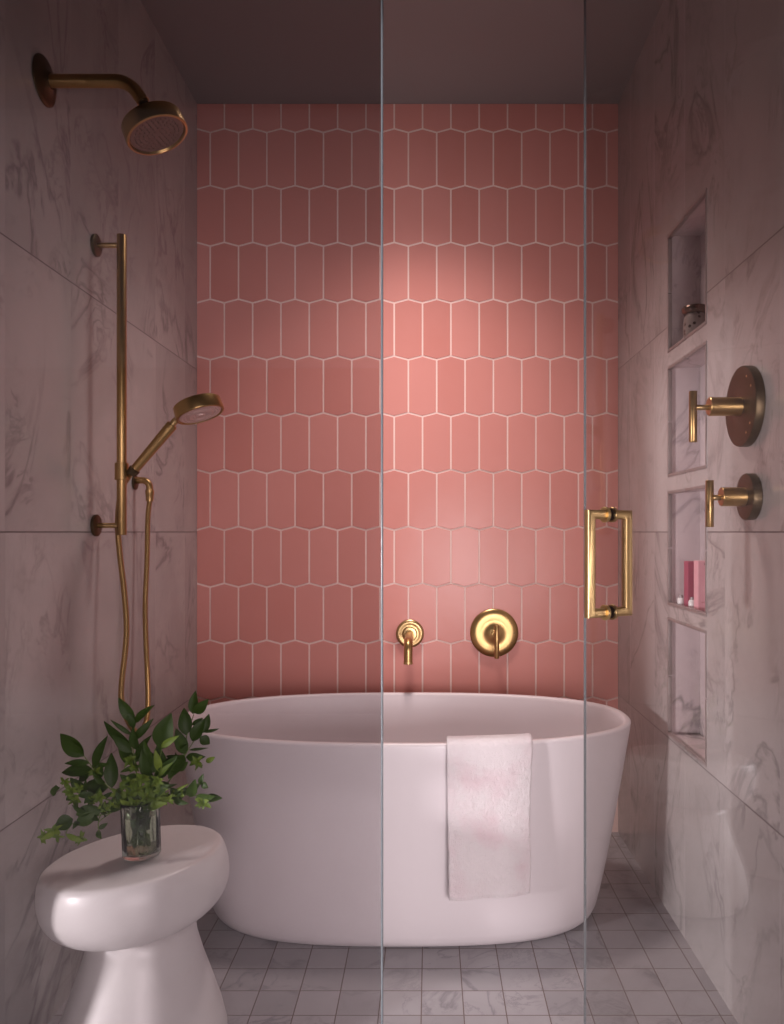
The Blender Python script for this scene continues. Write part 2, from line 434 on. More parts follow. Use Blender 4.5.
# ------------------------------------------------------------------ towel
def rimY(x):
    u = min(abs((x-TX)/tp[0]), .999); return TY-tp[1]*(1-u**tp[2])**(1/tp[2])
bm = B(); NX, NS = 150, 320; x0, x1 = .044, .272
base = [(.040, .40), (.038, .50), (.036, .560), (.028, .5780), (.012, .5800), (-.005, .5760), (-.0125, .560), (-.0125, .50), (-.011, .40), (-.010, .30), (-.009, .22), (-.0085, .166)]
path = catmull([(0, a, b) for a, b in base], 20)
cum = [0]
for p, q in zip(path, path[1:]): cum.append(cum[-1]+(q-p).length)
L = cum[-1]
def pth(s):
    d = s*L; i = 0
    while i < len(cum)-2 and cum[i+1] < d: i += 1
    f = (d-cum[i])/(cum[i+1]-cum[i]); p = path[i].lerp(path[i+1], f); tg = (path[i+1]-path[i]).normalized()
    return p, Vector((0, tg.z, -tg.y))
cache = [pth(i/NS) for i in range(NS+1)]
def towel_pt(i, j, side):
    s = i/NS; fx = j/NX; p, nn = cache[i]
    hang = max(0, (s-.42)/.58)
    x = x0+(x1-x0)*fx
    x += hang*((.5-fx)*.010) + .0016*noise.noise(Vector((s*14, 0, fx > .5)))*(1 if fx in (0, 1) or True else 0)
    if fx > .8: x -= .004*math.sin(PI*min(hang*1.3, 1))*(fx-.8)/.2
    off = .0045*noise.noise(Vector((fx*3.2, s*1.2, 3)))*hang + .0035*math.sin(fx*11+1.2+s*2.0)*hang*hang
    off += .0012*noise.noise(Vector((x*60, s*50, 0)))+.0012*noise.noise(Vector((x*330, s*260, side*5)))+.0006*noise.noise(Vector((x*150, s*120, side*9)))
    th = .0055
    e = min(fx, 1-fx)/.03
    if e < 1: th *= math.sqrt(max(1-(1-e)**2, 0))*.9+.1
    if s > .985: th *= max(.25, (1-s)/.015)
    y = rimY(x)+p.y; z = p.z
    dz = .004*(1-fx)*hang
    v = Vector((x, y, z-dz))
    v += Vector((0, nn.y, nn.z))*(-(off if hang > 0 else 0)) + Vector((0, nn.y, nn.z))*(th*side)
    return v
G = {}
for sd in (1, -1):
    for i in range(NS+1):
        for j in range(NX+1): G[sd, i, j] = bm.verts.new(towel_pt(i, j, sd))
    for i in range(NS):
        for j in range(NX): bm.faces.new([G[sd, i, j], G[sd, i, j+1], G[sd, i+1, j+1], G[sd, i+1, j]])
for i in range(NS):
    for j in (0, NX): bm.faces.new([G[1, i, j], G[1, i+1, j], G[-1, i+1, j], G[-1, i, j]])
for j in range(NX):
    for i in (0, NS): bm.faces.new([G[1, i, j], G[1, i, j+1], G[-1, i, j+1], G[-1, i, j]])
tw = obj('towel', bm, M['towel'], angle=180)
origin(tag(tw, 'pale pink terry hand towel draped over the front rim of the bathtub', 'towel'), (.158, rimY(.158), .57))

# ------------------------------------------------------------------ brass fittings
def disc_prof(r, th, bev=.003):
    return [(0, 0), (0, r-.001), (.001, r), (th-bev, r), (th-bev*.3, r-bev*.35), (th, r-bev), (th, 0)]
def valve(name, label, wall, axis, r, hub_end, rod_end, hub_r, up, down, marks, roundback=False, lever_tilt=0):
    w = Vector(wall); a = Vector(axis); t_ = thing(name, label, 'faucet control', w)
    bm = B()
    if roundback:
        lathe(bm, w, a, [(0, 0), (0, r-.001), (.0015, r), (.007, r-.0005), (.012, r-.006), (.015, r*.72), (.013, r*.55), (.014, r*.33), (.018, r*.26), (.018, 0)], 72)
    else: lathe(bm, w, a, disc_prof(r, .020), 72)
    pl = obj('escutcheon', bm, M['brass_dark'] if not roundback else M['brass'], t_)
    _, u, v = frame(a)
    side = a.cross(Vector((0, 0, 1))).normalized()
    for deg in marks:
        bm = B(); c = w+a*(.0195 if not roundback else .0125)+(side*math.cos(math.radians(deg))+Vector((0, 0, 1))*math.sin(math.radians(deg)))*(r*.80)
        lathe(bm, c, a, [(0, 0), (0, .0030), (.0012, .0026), (.0015, 0)], 12); obj('index_dot', bm, M['brass_polished'] if not roundback else M['dark'], pl)
    bm = B(); s0 = .015
    lathe(bm, w, a, [(s0, 0), (s0, hub_r*1.05), (s0+.004, hub_r), (hub_end-.0015, hub_r), (hub_end, hub_r-.0015), (hub_end, hub_r*.55), (hub_end+.001, 0)], 40)
    obj('hub', bm, M['brass'], t_)
    bm = B(); c = w+a*rod_end
    rod(bm, w+a*(hub_end-.002), c, .0060)
    bmesh.ops.translate(bm, verts=bm.verts, vec=(0, 0, -.002))
    obj('lever_rod', bm, M['brass_polished'], t_)
    bm = B(); lt = Vector((0, 0, 1))+a*lever_tilt
    rod(bm, c-lt*down, c+lt*up, .0088, .0008)
    obj('lever', bm, M['brass'], t_)
    return t_
valve('shower_valve', 'larger brass shower valve with long lever on the right marble wall', (XR-.0005, 1.773, 1.406), (-1, 0, 0), .089, .089, .1235, .0208, .034, .079, (150, 122, -120, -142))
valve('volume_valve', 'smaller brass lever valve below the big one on the right marble wall', (XR-.0005, 1.748, 1.205), (-1, 0, 0), .051, .071, .0955, .0208, .036, .066, ())
valve('tub_valve', 'round brass tub control with lever on the pink tile above the tub', (.2406, YB-.006, .7500), (0, -1, 0), .0905, .030, .118, .0125, .041, .078, (150, 180, -152, -122), roundback=True)

sp0 = Vector((-.0752, YB-.006, .7470)); sp = thing('tub_spout', 'short brass spout with round rosette on the pink tile above the tub', 'faucet', sp0)
bm = B(); lathe(bm, sp0, (0, -1, 0), [(0, 0), (0, .051), (.0015, .0525), (.006, .052), (.011, .047), (.012, .040), (.009, .034), (.010, .028), (.018, .024), (.020, .0)], 64)
obj('rosette', bm, M['brass_polished'], sp)
bm = B(); yE = 2.755; rb = .032; pts = [sp0+Vector((0, -.008, 0)), Vector((sp0.x, yE+rb, sp0.z))]
for k in range(1, 13):
    an = PI/2*k/12; pts.append(Vector((sp0.x, yE+rb-rb*math.sin(an), sp0.z-rb+rb*math.cos(an))))
pts.append(Vector((sp0.x, yE, sp0.z-.068)))
tube(bm, pts, .0150, 28); obj('spout_pipe', bm, M['brass'], sp)
bm = B(); lathe(bm, (sp0.x, yE, sp0.z-.066), (0, 0, -1), [(0, 0), (0, .0162), (.007, .0162), (.008, .015), (.008, .011), (.004, .010), (.004, 0)], 28); obj('aerator', bm, M['brass_polished'], sp)

# wall shower head
Yh = 1.813; zf = 2.150; fl = Vector((XL, Yh, zf))
sh = thing('overhead_shower', 'large round brass shower head on a bent arm, high on the left marble wall', 'shower', fl)
bm = B(); lathe(bm, fl, (1, 0, 0), [(0, 0), (0, .052), (.0015, .0545), (.004, .054), (.007, .049), (.009, .040), (.012, .024), (.018, .0185), (.018, 0)], 56)
obj('wall_flange', bm, M['brass_dark'], sh)
J = Vector((-.6515, Yh, 2.1010))
bm = B(); pts = [fl+Vector((.012, 0, 0)), Vector((-.715, Yh, zf))]
cx, cz, R_ = -.715, zf-.062, .062
for k in range(1, 15):
    an = math.radians(58)*k/14; pts.append(Vector((cx+R_*math.sin(an), Yh, cz+R_*math.cos(an))))
e_ = pts[-1]+ (pts[-1]-pts[-2]).normalized()*.022; pts.append(e_)
tube(bm, pts, .0146, 28); obj('shower_arm', bm, M['brass'], sh)
J = e_; ax_h = Vector((.40, -.04, -.915)).normalized()
bm = B(); lathe(bm, J-ax_h*.003, ax_h, [(0, 0), (0, .0125), (.004, .0125), (.006, .0105), (.008, .0115), (.012, .0125), (.017, .0105), (.020, .0095), (.024, .0135), (.038, .0150), (.040, 0)], 32)
obj('ball_joint', bm, M['brass_dark'], sh)
H0 = J+ax_h*.031
bm = B(); lathe(bm, H0, ax_h, [(0, 0), (0, .020), (.006, .024), (.012, .050), (.016, .062), (.020, .0695), (.051, .0710), (.054, .0700), (.055, .068), (.055, .0650), (.051, .0630), (.049, .062), (.049, 0)], 72)
hd = obj('head_shell', bm, M['brass'], sh)
bm = B(); fc = H0+ax_h*.049; a_, u_, v_ = frame(ax_h)
lathe(bm, fc, ax_h, [(0, 0), (0, .0615), (.0015, .061), (.002, .056), (.0012, .053), (.0015, .03), (.002, .012), (.002, 0)], 48)
for rr, nn in ((.011, 6), (.021, 12), (.031, 18), (.041, 24), (.050, 30)):
    for k in range(nn):
        an = 2*PI*k/nn; lathe(bm, fc+ax_h*.0012+(u_*math.cos(an)+v_*math.sin(an))*rr, ax_h, [(0, .0017), (.0030, .0012), (.0034, 0)], 8)
obj('spray_face', bm, M['spray'], sh)

# slide bar
Ys = 2.09; bx = -.8055; zt_, zb_ = 1.904, 1.120
sb = thing('shower_slide_bar', 'tall vertical brass slide bar on two wall mounts on the left marble wall', 'shower rail', (bx, Ys, zb_))
bm = B(); rod(bm, (bx, Ys, zb_), (bx, Ys, zt_), .0124, .001); obj('bar', bm, M['brass'], sb)
for z in (1.877, 1.145):
    bm = B(); rod(bm, (XL+.004, Ys, z), (bx, Ys, z), .0068); mo = obj('mount', bm, M['brass_polished'], sb)
    bm = B(); lathe(bm, (XL, Ys, z), (1, 0, 0), [(0, 0), (0, .0275), (.001, .0285), (.007, .0285), (.009, .026), (.010, 0)], 40); obj('mount_rosette', bm, M['brass_dark'], mo)
zs = 1.286
bm = B(); lathe(bm, (bx, Ys, zs-.0225), (0, 0, 1), [(0, .0122), (0, .0162), (.001, .0174), (.044, .0174), (.045, .0162), (.045, .0122)], 36)
sl = obj('slider_collar', bm, M['brass'], sb)
hb = W(132.5, 472, 2.085); ht = W(172.5, 424.5, 2.075)
hd_dir = (ht-hb).normalized()
bm = B(); rod(bm, (bx+.014, Ys, zs-.004), hb+hd_dir*.004, .0085)
lathe(bm, hb-hd_dir*.006, hd_dir, [(0, 0), (0, .0125), (.016, .0155), (.017, .0140), (.016, 0)], 28)
obj('hand_shower_cradle', bm, M['brass_dark'], sl)

hs = thing('hand_shower', 'brass hand shower with round head resting in the slide bar cradle', 'hand shower', hb)
bm = B(); Lh = (ht-hb).length
lathe(bm, hb, hd_dir, [(0, 0), (0, .0100), (.002, .0110), (.012, .0118), (Lh-.004, .0145), (Lh-.001, .0145), (Lh, .0135), (Lh, 0)], 32)
obj('handle', bm, M['brass'], hs)
nk = W(185, 415.5, 2.073); hc = W(198.5, 409, 2.07); ah = Vector((.335, -.10, -.935)).normalized()
bm = B(); tube(bm, catmull([ht-hd_dir*.005, ht+hd_dir*.014, nk, hc-ah*.012], 8), .0088, 20); obj('neck', bm, M['brass_polished'], hs)
bm = B(); lathe(bm, hc-ah*.020, ah, [(0, 0), (0, .050), (.002, .058), (.005, .0615), (.034, .0635), (.037, .0625), (.038, .058), (.035, .056), (.034, .055), (.034, 0)], 64)
obj('head_shell', bm, M['brass'], hs)
bm = B(); a_, u_, v_ = frame(ah); fc = hc+ah*.014
lathe(bm, fc, ah, [(0, 0), (0, .055), (.0015, .0545), (.003, .050), (.002, .036), (.005, .033), (.006, .028), (.003, .024), (.003, .012), (.007, .010), (.007, 0)], 48)
for rr, nn in ((.017, 10), (.041, 26), (.048, 32)):
    for k in range(nn):
        an = 2*PI*k/nn; lathe(bm, fc+ah*.002+(u_*math.cos(an)+v_*math.sin(an))*rr, ah, [(0, .0018), (.0035, .0012), (.0038, 0)], 8)
obj('spray_face', bm, M['spray_pale'], hs)

# wall outlet elbow and hose
Yo = 2.37; ew = Vector((XL, Yo, 1.275)); ex = XL+.0455
el = thing('wall_supply_elbow', 'small brass hose elbow on the left marble wall beside the slide bar', 'pipe fitting', ew)
bm = B(); lathe(bm, ew, (1, 0, 0), [(0, 0), (0, .021), (.001, .022), (.005, .022), (.007, .019), (.008, 0)], 32); obj('elbow_rosette', bm, M['brass_dark'], el)
bm = B(); rb = .022; zt2 = ew.z+.006; pts = [ew+Vector((.004, 0, .006)), Vector((ex-rb, Yo, zt2))]
for k in range(1, 11):
    an = PI/2*k/10; pts.append(Vector((ex-rb+rb*math.sin(an), Yo, zt2-rb+rb*math.cos(an))))
pts.append(Vector((ex, Yo, zt2-.034)))
tube(bm, pts, .0098, 20); obj('elbow_pipe', bm, M['brass'], el)
bm = B(); lathe(bm, (ex, Yo, zt2-.028), (0, 0, -1), [(0, 0), (0, .0115), (.001, .0125), (.014, .0125), (.016, .0112), (.034, .0108), (.035, 0)], 6+18); obj('hose_nut', bm, M['brass'], el)

hp = [Vector((ex, Yo, zt2-.060)), W(147.8, 520, 2.37), W(147, 560, 2.365), W(145.3, 600, 2.36), W(145.5, 630, 2.355), W(147, 665, 2.34), W(148, 700, 2.30), W(146, 722, 2.26),
      W(138, 733, 2.21), W(128.5, 722, 2.165), W(122, 703, 2.13), W(121.5, 685, 2.12), W(125.3, 650, 2.115), W(126.5, 625, 2.115), W(124, 590, 2.118), W(120.2, 558, 2.12), W(118, 532, 2.124), W(118.5, 508, 2.126), W(122, 488, 2.122), W(129, 476, 2.10), hb-hd_dir*.004]
cp = catmull(hp, 60)
# resample evenly
cum = [0]
for p, q in zip(cp, cp[1:]): cum.append(cum[-1]+(q-p).length)
n_s = int(cum[-1]/.0011); pts = []; j = 0
for k in range(n_s+1):
    d = cum[-1]*k/n_s
    while j < len(cum)-2 and cum[j+1] < d: j += 1
    pts.append(cp[j].lerp(cp[j+1], (d-cum[j])/(cum[j+1]-cum[j])))
bm = B(); tube(bm, pts, lambda i: .0077 if i % 4 in (0, 1) else .0069, 12)
ho = obj('shower_hose', bm, M['brass'], angle=80)
origin(tag(ho, 'ribbed brass shower hose hanging in a long loop on the left marble wall', 'hose'), W(138, 733, 2.21))

# ------------------------------------------------------------------ glass
def glassbox(bm, c0, c1, th, z0, z1):
    """upright pane from c0 to c1 (xy); faces 0 glass, edges 1"""
    c0, c1 = Vector(c0), Vector(c1); d = (c1-c0).normalized(); n = Vector((-d.y, d.x))*th/2
    P = [c0+n, c1+n, c1-n, c0-n]
    lo = [bm.verts.new((p.x, p.y, z0)) for p in P]; hi = [bm.verts.new((p.x, p.y, z1)) for p in P]
    for k in range(4):
        f = bm.faces.new((lo[k], lo[(k+1) % 4], hi[(k+1) % 4], hi[k])); f.material_index = 0 if k in (0, 2) else 1
    f = bm.faces.new(lo[::-1]); f.material_index = 1; f = bm.faces.new(hi); f.material_index = 1
Yp = .985
gp = thing('shower_screen', 'fixed clear glass screen with a bare vertical edge, left of the door', 'glass screen', (-.5, Yp, 0))
bm = B(); glassbox(bm, (-.872, Yp), (-.0610*Yp, Yp), .010, .012, 2.30); obj('pane', bm, [M['panel_glass'], M['glass_edge']], gp, smooth=False)
bm = B(); box(bm, (-.0610*Yp, Yp-.007, .012), (-.0610*Yp+.0024, Yp+.007, 2.30), .0008, 1); obj('edge_strip', bm, M['glass_edge'], gp)  # added strip, makes the polished pane edge show as a thin line
bm = B(); box(bm, (-.872, Yp-.011, 0), (-.061*Yp, Yp+.011, .0115), .002); obj('floor_channel', bm, M['brass'], gp)

D0 = Vector((.094, 2.11)); Dd = Vector((.473, -.881)).normalized(); Dn = Vector((-.881, -.473)).normalized()
pe = D0+Dd*.489; ph_ = D0+Dd*1.262
dr = thing('shower_door', 'frameless clear glass shower door standing open on the right, brass pull handle', 'door', (ph_.x, ph_.y, 0))
bm = B(); glassbox(bm, pe, ph_, .0070, .012, 2.30); obj('pane', bm, [M['door_glass'], M['glass_edge']], dr, smooth=False)
for z in (.30, 1.75):
    bm = B(); c = ph_; a3 = Vector((Dd.x, Dd.y, 0)); n3 = Vector((Dn.x, Dn.y, 0)); 
    for s_ in (-1, 1):
        o3 = Vector((c.x, c.y, z))+n3*s_*.009
        vs = [o3+a3*(-.055)*i+n3*s_*.005*j+Vector((0, 0, .09*k)) for i in (0, 1) for j in (0, 1) for k in (0, 1)]
        r = bmesh.ops.create_cube(bm, size=1)
        for v in r['verts']:
            i, j, k = [int(x > 0) for x in v.co]; v.co = o3+a3*(-.055)*i+n3*s_*(.005*j-.0035)+Vector((0, 0, .09*k))
    obj('hinge', bm, M['brass'], dr)
# pull handle: two mitred loops, one each side
hc2 = D0+Dd*.5633; hw = .048; zt3, zb3 = 1.1630, .9660
def P3(off, z): return Vector((hc2.x+Dn.x*off, hc2.y+Dn.y*off, z))
ph = None
for s_ in (1, -1):
    bm = B(); r = .0093; seg = 20
    a0, a1 = P3(.005*s_, zt3), P3(hw*s_, zt3); b1, b0 = P3(hw*s_, zb3), P3(.005*s_, zb3)
    n3 = Vector((Dn.x, Dn.y, 0))*s_; d3 = Vector((Dd.x, Dd.y, 0)); Z = Vector((0, 0, 1))
    # round bar swept with true mitres
    rings = []
    for P_, e1 in ((a0, Z), (a1, None), (b1, None), (b0, -Z)):
        ring = []
        for k in range(seg):
            c_, s2 = math.cos(2*PI*k/seg), math.sin(2*PI*k/seg)
            # superelliptic (softly squared) section
            f = 1/(abs(c_)**4+abs(s2)**4)**.25
            c_, s2 = c_*f*r, s2*f*r
            if P_ is a0: v = P_+d3*c_+Z*s2
            elif P_ is a1: v = P_+d3*c_+(Z+n3)*s2
            elif P_ is b1: v = P_+d3*c_+(n3-Z)*s2
            else: v = P_+d3*c_-Z*s2
            ring.append(bm.verts.new(v))
        rings.append(ring)
    for A_, B_ in zip(rings, rings[1:]):
        for k in range(seg): bm.faces.new((A_[k], A_[(k+1) % seg], B_[(k+1) % seg], B_[k]))
    bm.faces.new(rings[0][::-1]); bm.faces.new(rings[-1])
    hnd = obj('pull_handle', bm, M['brass_polished'], dr, angle=50)
    for zz_ in (zt3, zb3):
        bm = B(); lathe(bm, P3(.0048*s_, zz_), n3, [(0, 0), (0, .0120), (.0012, .0120), (.0012, 0)], 32); obj('gasket', bm, M['dark'], hnd)
        bm = B(); lathe(bm, P3(.0060*s_, zz_), n3, [(0, 0), (0, .0150), (.001, .0158), (.006, .0158), (.007, .0148), (.007, 0)], 32); obj('washer', bm, M['brass_polished'], hnd)

# ------------------------------------------------------------------ side table
tx, ty = -.632, 1.728
st = thing('side_table', 'glossy white ceramic mushroom shaped side table beside the left marble wall', 'side table', (tx+.012, ty, 0))
bm = B()
lathe(bm, (tx+.012, ty, 0), (0, 0, 1), [(0, 0), (0, .155), (.006, .171), (.020, .178), (.045, .177), (.09, .167), (.15, .147), (.20, .129), (.235, .118), (.255, .113), (.275, .111), (.290, .10), (.30, 0)], 96)
bm.normal_update()
for v in bm.verts:
    if v.co.z > .01: v.co += Vector((v.co.x-tx, v.co.y-ty, 0)).normalized()*.0012*noise.noise(v.co*22)
obj('pedestal', bm, M['ceramic'], st, angle=180)
bm = B(); pr = []
capT, R0 = .172, .202
for (d, r) in [(0, 0), (.0, .06), (.003, .10), (.012, .140), (.028, .168), (.050, .187), (.075, .1955), (.098, .1965), (.118, .1945), (.134, .190), (.1445, .186), (.149, .181), (.151, .174), (.1515, .160), (.151, .08), (.1505, 0)]:
    pr.append((d, r))
# densify
pd = []
for (d0, r0), (d1, r1) in zip(pr, pr[1:]):
    for k in range(3): pd.append((d0+(d1-d0)*k/3, r0+(r1-r0)*k/3))
pd.append(pr[-1])
lathe(bm, (0, 0, 0), (0, 0, 1), pr, 96)
rot = Matrix.Rotation(math.radians(-6.3), 4, 'Y') @ Matrix.Rotation(math.radians(-1.0), 4, 'X')
bmesh.ops.transform(bm, matrix=Matrix.Translation((tx, ty, .350)) @ rot @ Matrix.Translation((0, 0, -.069)), verts=bm.verts)
for v in bm.verts: v.co += Vector((v.co.x-tx, v.co.y-ty, 0))*.010*noise.noise(v.co*14)
ct = obj('tabletop', bm, M['ceramic'], st, angle=180)
md = ct.modifiers.new('subsurf', 'SUBSURF'); md.levels = 1; md.render_levels = 2
def top_z(x, y):       # height of the tilted top
    nrm = rot.to_3x3() @ Vector((0, 0, 1)); c = Vector((tx, ty, .350))+nrm*.083
    return c.z-(nrm.x*(x-c.x)+nrm.y*(y-c.y))/nrm.z

# vase, standing square to the tilted top
vx, vy = -.6165, 1.712; vz = top_z(vx, vy)+.0015
va = thing('glass_vase', 'small fluted clear glass vase of water on the white side table', 'vase', (vx, vy, vz))
up = (rot.to_3x3() @ Vector((0, 0, 1))).normalized(); up = Vector((up.x*.35, up.y*.35, 1)).normalized()
bm = B(); seg = 72; a_, u_, v_ = frame(up); c0 = Vector((vx, vy, vz))
prof = [(0, 0, 0), (0, .034, 0), (.002, .0385, .3), (.006, .0400, 1), (.115, .0405, 1), (.1175, .0395, .3), (.1165, .0380, 0), (.110, .0372, 0), (.012, .0370, 0), (.009, .034, 0), (.008, 0, 0)]
rings = []
for d, r, fl_ in prof:
    if r == 0: rings.append([bm.verts.new(c0+a_*d)]); continue
    rings.append([bm.verts.new(c0+a_*d+(u_*math.cos(2*PI*k/seg)+v_*math.sin(2*PI*k/seg))*(r-fl_*.0007*(1+math.cos(2*PI*k/seg*18)))) for k in range(seg)])
for A_, B_ in zip(rings, rings[1:]):
    for k in range(seg):
        k2 = (k+1) % seg
        if len(A_) == 1: bm.faces.new((A_[0], B_[k2], B_[k]))
        elif len(B_) == 1: bm.faces.new((A_[k], A_[k2], B_[0]))
        else: bm.faces.new((A_[k], A_[k2], B_[k2], B_[k]))
obj('vase_wall', bm, M['vase_glass'], va, angle=60)
bm = B(); lathe(bm, c0+up*.0095, up, [(0, 0), (0, .033), (.004, .0362), (.078, .0362), (.0785, .034), (.078, 0)], 48); obj('water', bm, M['water'], va)

# ------------------------------------------------------------------ branches
def leaf(bm, base, tip, w, face=None, curl=.10, fold=.25):
    base, tip = Vector(base), Vector(tip); d = tip-base; L = d.length; d.normalize()
    f = Vector(face) if face is not None else Vector((random.uniform(-.35, .35), -1, random.uniform(-.1, .6)))
    s = d.cross(f)
    if s.length < .05: s = d.cross(Vector((1, 0, 0)))
    s.normalize(); n = s.cross(d).normalized()
    NN = 9; rows = []
    for i in range(NN+1):
        t_ = i/NN; ww = w/2*(math.sin(PI*t_**.82)**.85)*(1-.10*t_) if 0 < i < NN else w*.02
        c = base+d*L*t_+n*(curl*L*math.sin(PI*t_)*.6-curl*L*t_*t_*.8)
        rows.append([bm.verts.new(c+s*ww*k+n*(abs(k)**1.3*ww*fold)) for k in (-1, -.5, 0, .5, 1)])
    for A_, B_ in zip(rows, rows[1:]):
        for k in range(4): bm.faces.new((A_[k], A_[k+1], B_[k+1], B_[k]))
def star(bm, c, r, n=7):
    c = Vector(c)
    for k in range(n):
        an = 2*PI*k/n+random.uniform(-.4, .4); d = Vector((math.cos(an), random.uniform(-.8, .2), math.sin(an)*.8)).normalized()
        leaf(bm, c, c+d*r*random.uniform(.7, 1.25), r*random.uniform(.38, .6), face=Vector((random.uniform(-.5, .5), -1, random.uniform(.0, .9))), curl=.12)
mouth = c0+up*.112
def branch(label, stem, leaves, stars=(), Y0=1.712, dY=0.0, twigs=(), lights=()):
    """stem: picture directions from the mouth outward, with the branch leaning dY metres front/back at its end"""
    n = len(stem)
    def depth_at(px, py):
        # depth grows with the distance from the vase mouth
        d = min(math.hypot(px-141, py-806)/95, 1.2); return Y0+dY*d
    a = random.uniform(0, 2*PI)
    P = [W(px, py, depth_at(px, py)) for px, py in stem]
    d0 = (P[0]-mouth); d0.z = 0
    if d0.length > .024: d0 = d0.normalized()*.024
    m0 = mouth+d0
    foot = c0+up*.018-Vector((d0.x, 0, 0))*.8+Vector((math.cos(a), math.sin(a), 0))*.010
    pts = catmull([foot, m0]+P[1:], 10); nn = len(pts)
    root = thing('leafy_branch', label, 'branch', foot, 'green branches standing in the glass vase')
    bm = B(); tube(bm, pts, lambda i: .0021*(1-.6*i/nn), 8)
    for tw_ in twigs: tube(bm, catmull([W(x, y, depth_at(x, y)) for x, y in tw_], 6), .0010, 6)
    obj('stem', bm, M['stem'], root)
    bm = B()
    for bx_, by_, tx_, ty_, w_ in leaves:
        b = W(bx_, by_, depth_at(bx_, by_)); e = W(tx_, ty_, depth_at(tx_, ty_)+random.uniform(-.018, .008))
        leaf(bm, b, e, w_*Y0/F*1.22)
    for k in range(5):       # small extra leaves along the lower stem
        i = random.randint(int(nn*.45), int(nn*.85)); q = pts[i]
        d = Vector((random.uniform(-1, 1), random.uniform(-.7, .3), random.uniform(-.1, 1))).normalized()
        leaf(bm, q, q+d*random.uniform(.024, .044), random.uniform(.009, .016))
    for k in range(4):       # leaves left on the stem under water
        q = pts[random.randint(2, 7)]
        leaf(bm, q, q+Vector((random.uniform(-.010, .010), random.uniform(-.008, .008), random.uniform(.025, .045))), .013)
    if leaves: obj('leaves', bm, M['leaf'], root, angle=180)
    else: bm.free()
    for sx, sy, sr in stars:
        bm = B(); star(bm, W(sx, sy, depth_at(sx, sy)-.008), sr*Y0/F*.95, random.randint(7, 10))
        obj('bract_cluster', bm, M['leaf_light'], root, angle=180)
    if lights:
        bm = B()
        for bx_, by_, tx_, ty_, w_ in lights:
            leaf(bm, W(bx_, by_, depth_at(bx_, by_)-.01), W(tx_, ty_, depth_at(tx_, ty_)-.02), w_*Y0/F)
        obj('young_leaves', bm, M['leaf_light'], root, angle=180)
    return root
branch('dark leafy branch reaching up to the left toward the marble wall', [(138, 808), (112, 790), (97, 773), (84, 756)],
       [(84, 756, 59, 734, 15), (82, 755, 70, 742, 12), (93, 770, 60, 772, 11), (94, 768, 106, 736, 9), (90, 763, 64, 763, 6), (112, 788, 111, 753, 12), (108, 788, 83, 785, 13), (90, 773, 78, 781, 9), (100, 778, 98, 765, 8)],
       [(96, 772, 7), (118, 795, 9)], dY=.03)
branch('tallest middle branch pointing straight up with narrow dark leaves', [(141, 808), (137, 775), (133, 748), (135, 722)],
       [(134, 722, 118, 698, 10), (134, 723, 153, 705, 7), (131, 745, 102, 722, 10), (132, 735, 110, 720, 4), (133, 740, 153, 719, 7), (134, 728, 128, 712, 6), (132, 752, 112, 735, 9), (136, 760, 150, 735, 8), (136, 765, 118, 748, 10), (137, 750, 132, 728, 9), (134, 762, 146, 745, 8)],
       [(130, 760, 8), (135, 768, 7)], dY=.01)
branch('branch ending in the one broad upright oval leaf', [(144, 808), (152, 782), (159, 762), (162, 748)],
       [(161, 749, 170, 714, 19), (155, 770, 143, 740, 8), (158, 765, 150, 752, 7), (163, 775, 157, 745, 12), (150, 780, 141, 750, 10), (156, 778, 176, 757, 10)],
       [(150, 782, 9)], dY=-.01, lights=[(161, 747, 178, 736, 7), (160, 772, 155, 750, 8), (158, 778, 172, 762, 6)])
branch('tall arching branch on the right overlapping the tub rim', [(148, 808), (166, 785), (183, 758), (187, 735), (194, 714)],
       [(193, 714, 195, 691, 9), (194, 713, 208, 700, 10), (186, 735, 184, 708, 12), (192, 741, 204, 719, 11), (203, 733, 209, 714, 8), (203, 732, 219, 729, 3), (200, 737, 210, 744, 9), (185, 754, 176, 729, 11), (189, 750, 208, 748, 2.5), (186, 757, 205, 757, 8), (184, 755, 168, 778, 15), (178, 758, 160, 774, 12), (182, 760, 166, 756, 6), (176, 770, 188, 762, 8), (192, 725, 203, 718, 5)],
       [(197, 762, 8), (199, 765, 6)], dY=.05, twigs=[[(184, 757), (190, 747), (197, 737), (203, 732)]], lights=[(206, 762, 215, 757, 6)])
branch('low branch spreading right in front of the tub', [(150, 808), (168, 801), (185, 795), (205, 797)],
       [(190, 797, 195, 780, 9), (196, 798, 214, 797, 9), (205, 798, 222, 798, 7), (180, 797, 170, 788, 8), (200, 785, 203, 774, 5), (202, 783, 208, 788, 6), (172, 800, 188, 788, 9)],
       [(204, 802, 9), (165, 797, 9), (180, 793, 7)], dY=.0, twigs=[[(185, 795), (195, 788), (201, 783)]], lights=[(172, 792, 189, 784, 3), (150, 806, 168, 801, 8)])
branch('long drooping branch hanging out over the left edge of the table', [(134, 810), (112, 812), (92, 817), (72, 824), (52, 833)],
       [(76, 815, 97, 806, 9), (76, 824, 101, 811, 11), (73, 819, 54, 828, 13), (86, 812, 72, 806, 5), (100, 812, 86, 806, 7)],
       [(54, 831, 9), (44, 837, 7), (82, 838, 7), (58, 836, 6)], dY=-.06, twigs=[[(72, 824), (66, 834), (78, 838)], [(112, 812), (99, 822), (99, 832)]], lights=[(66, 834, 84, 842, 6), (55, 832, 40, 840, 6)])
branch('short forked twig hanging down beside the vase', [(136, 811), (118, 806), (101, 815), (98, 828)],
       [(98, 829, 108, 823, 4), (98, 830, 101, 839, 6), (118, 806, 102, 806, 7)], [(112, 806, 8), (105, 808, 6)], dY=-.05)
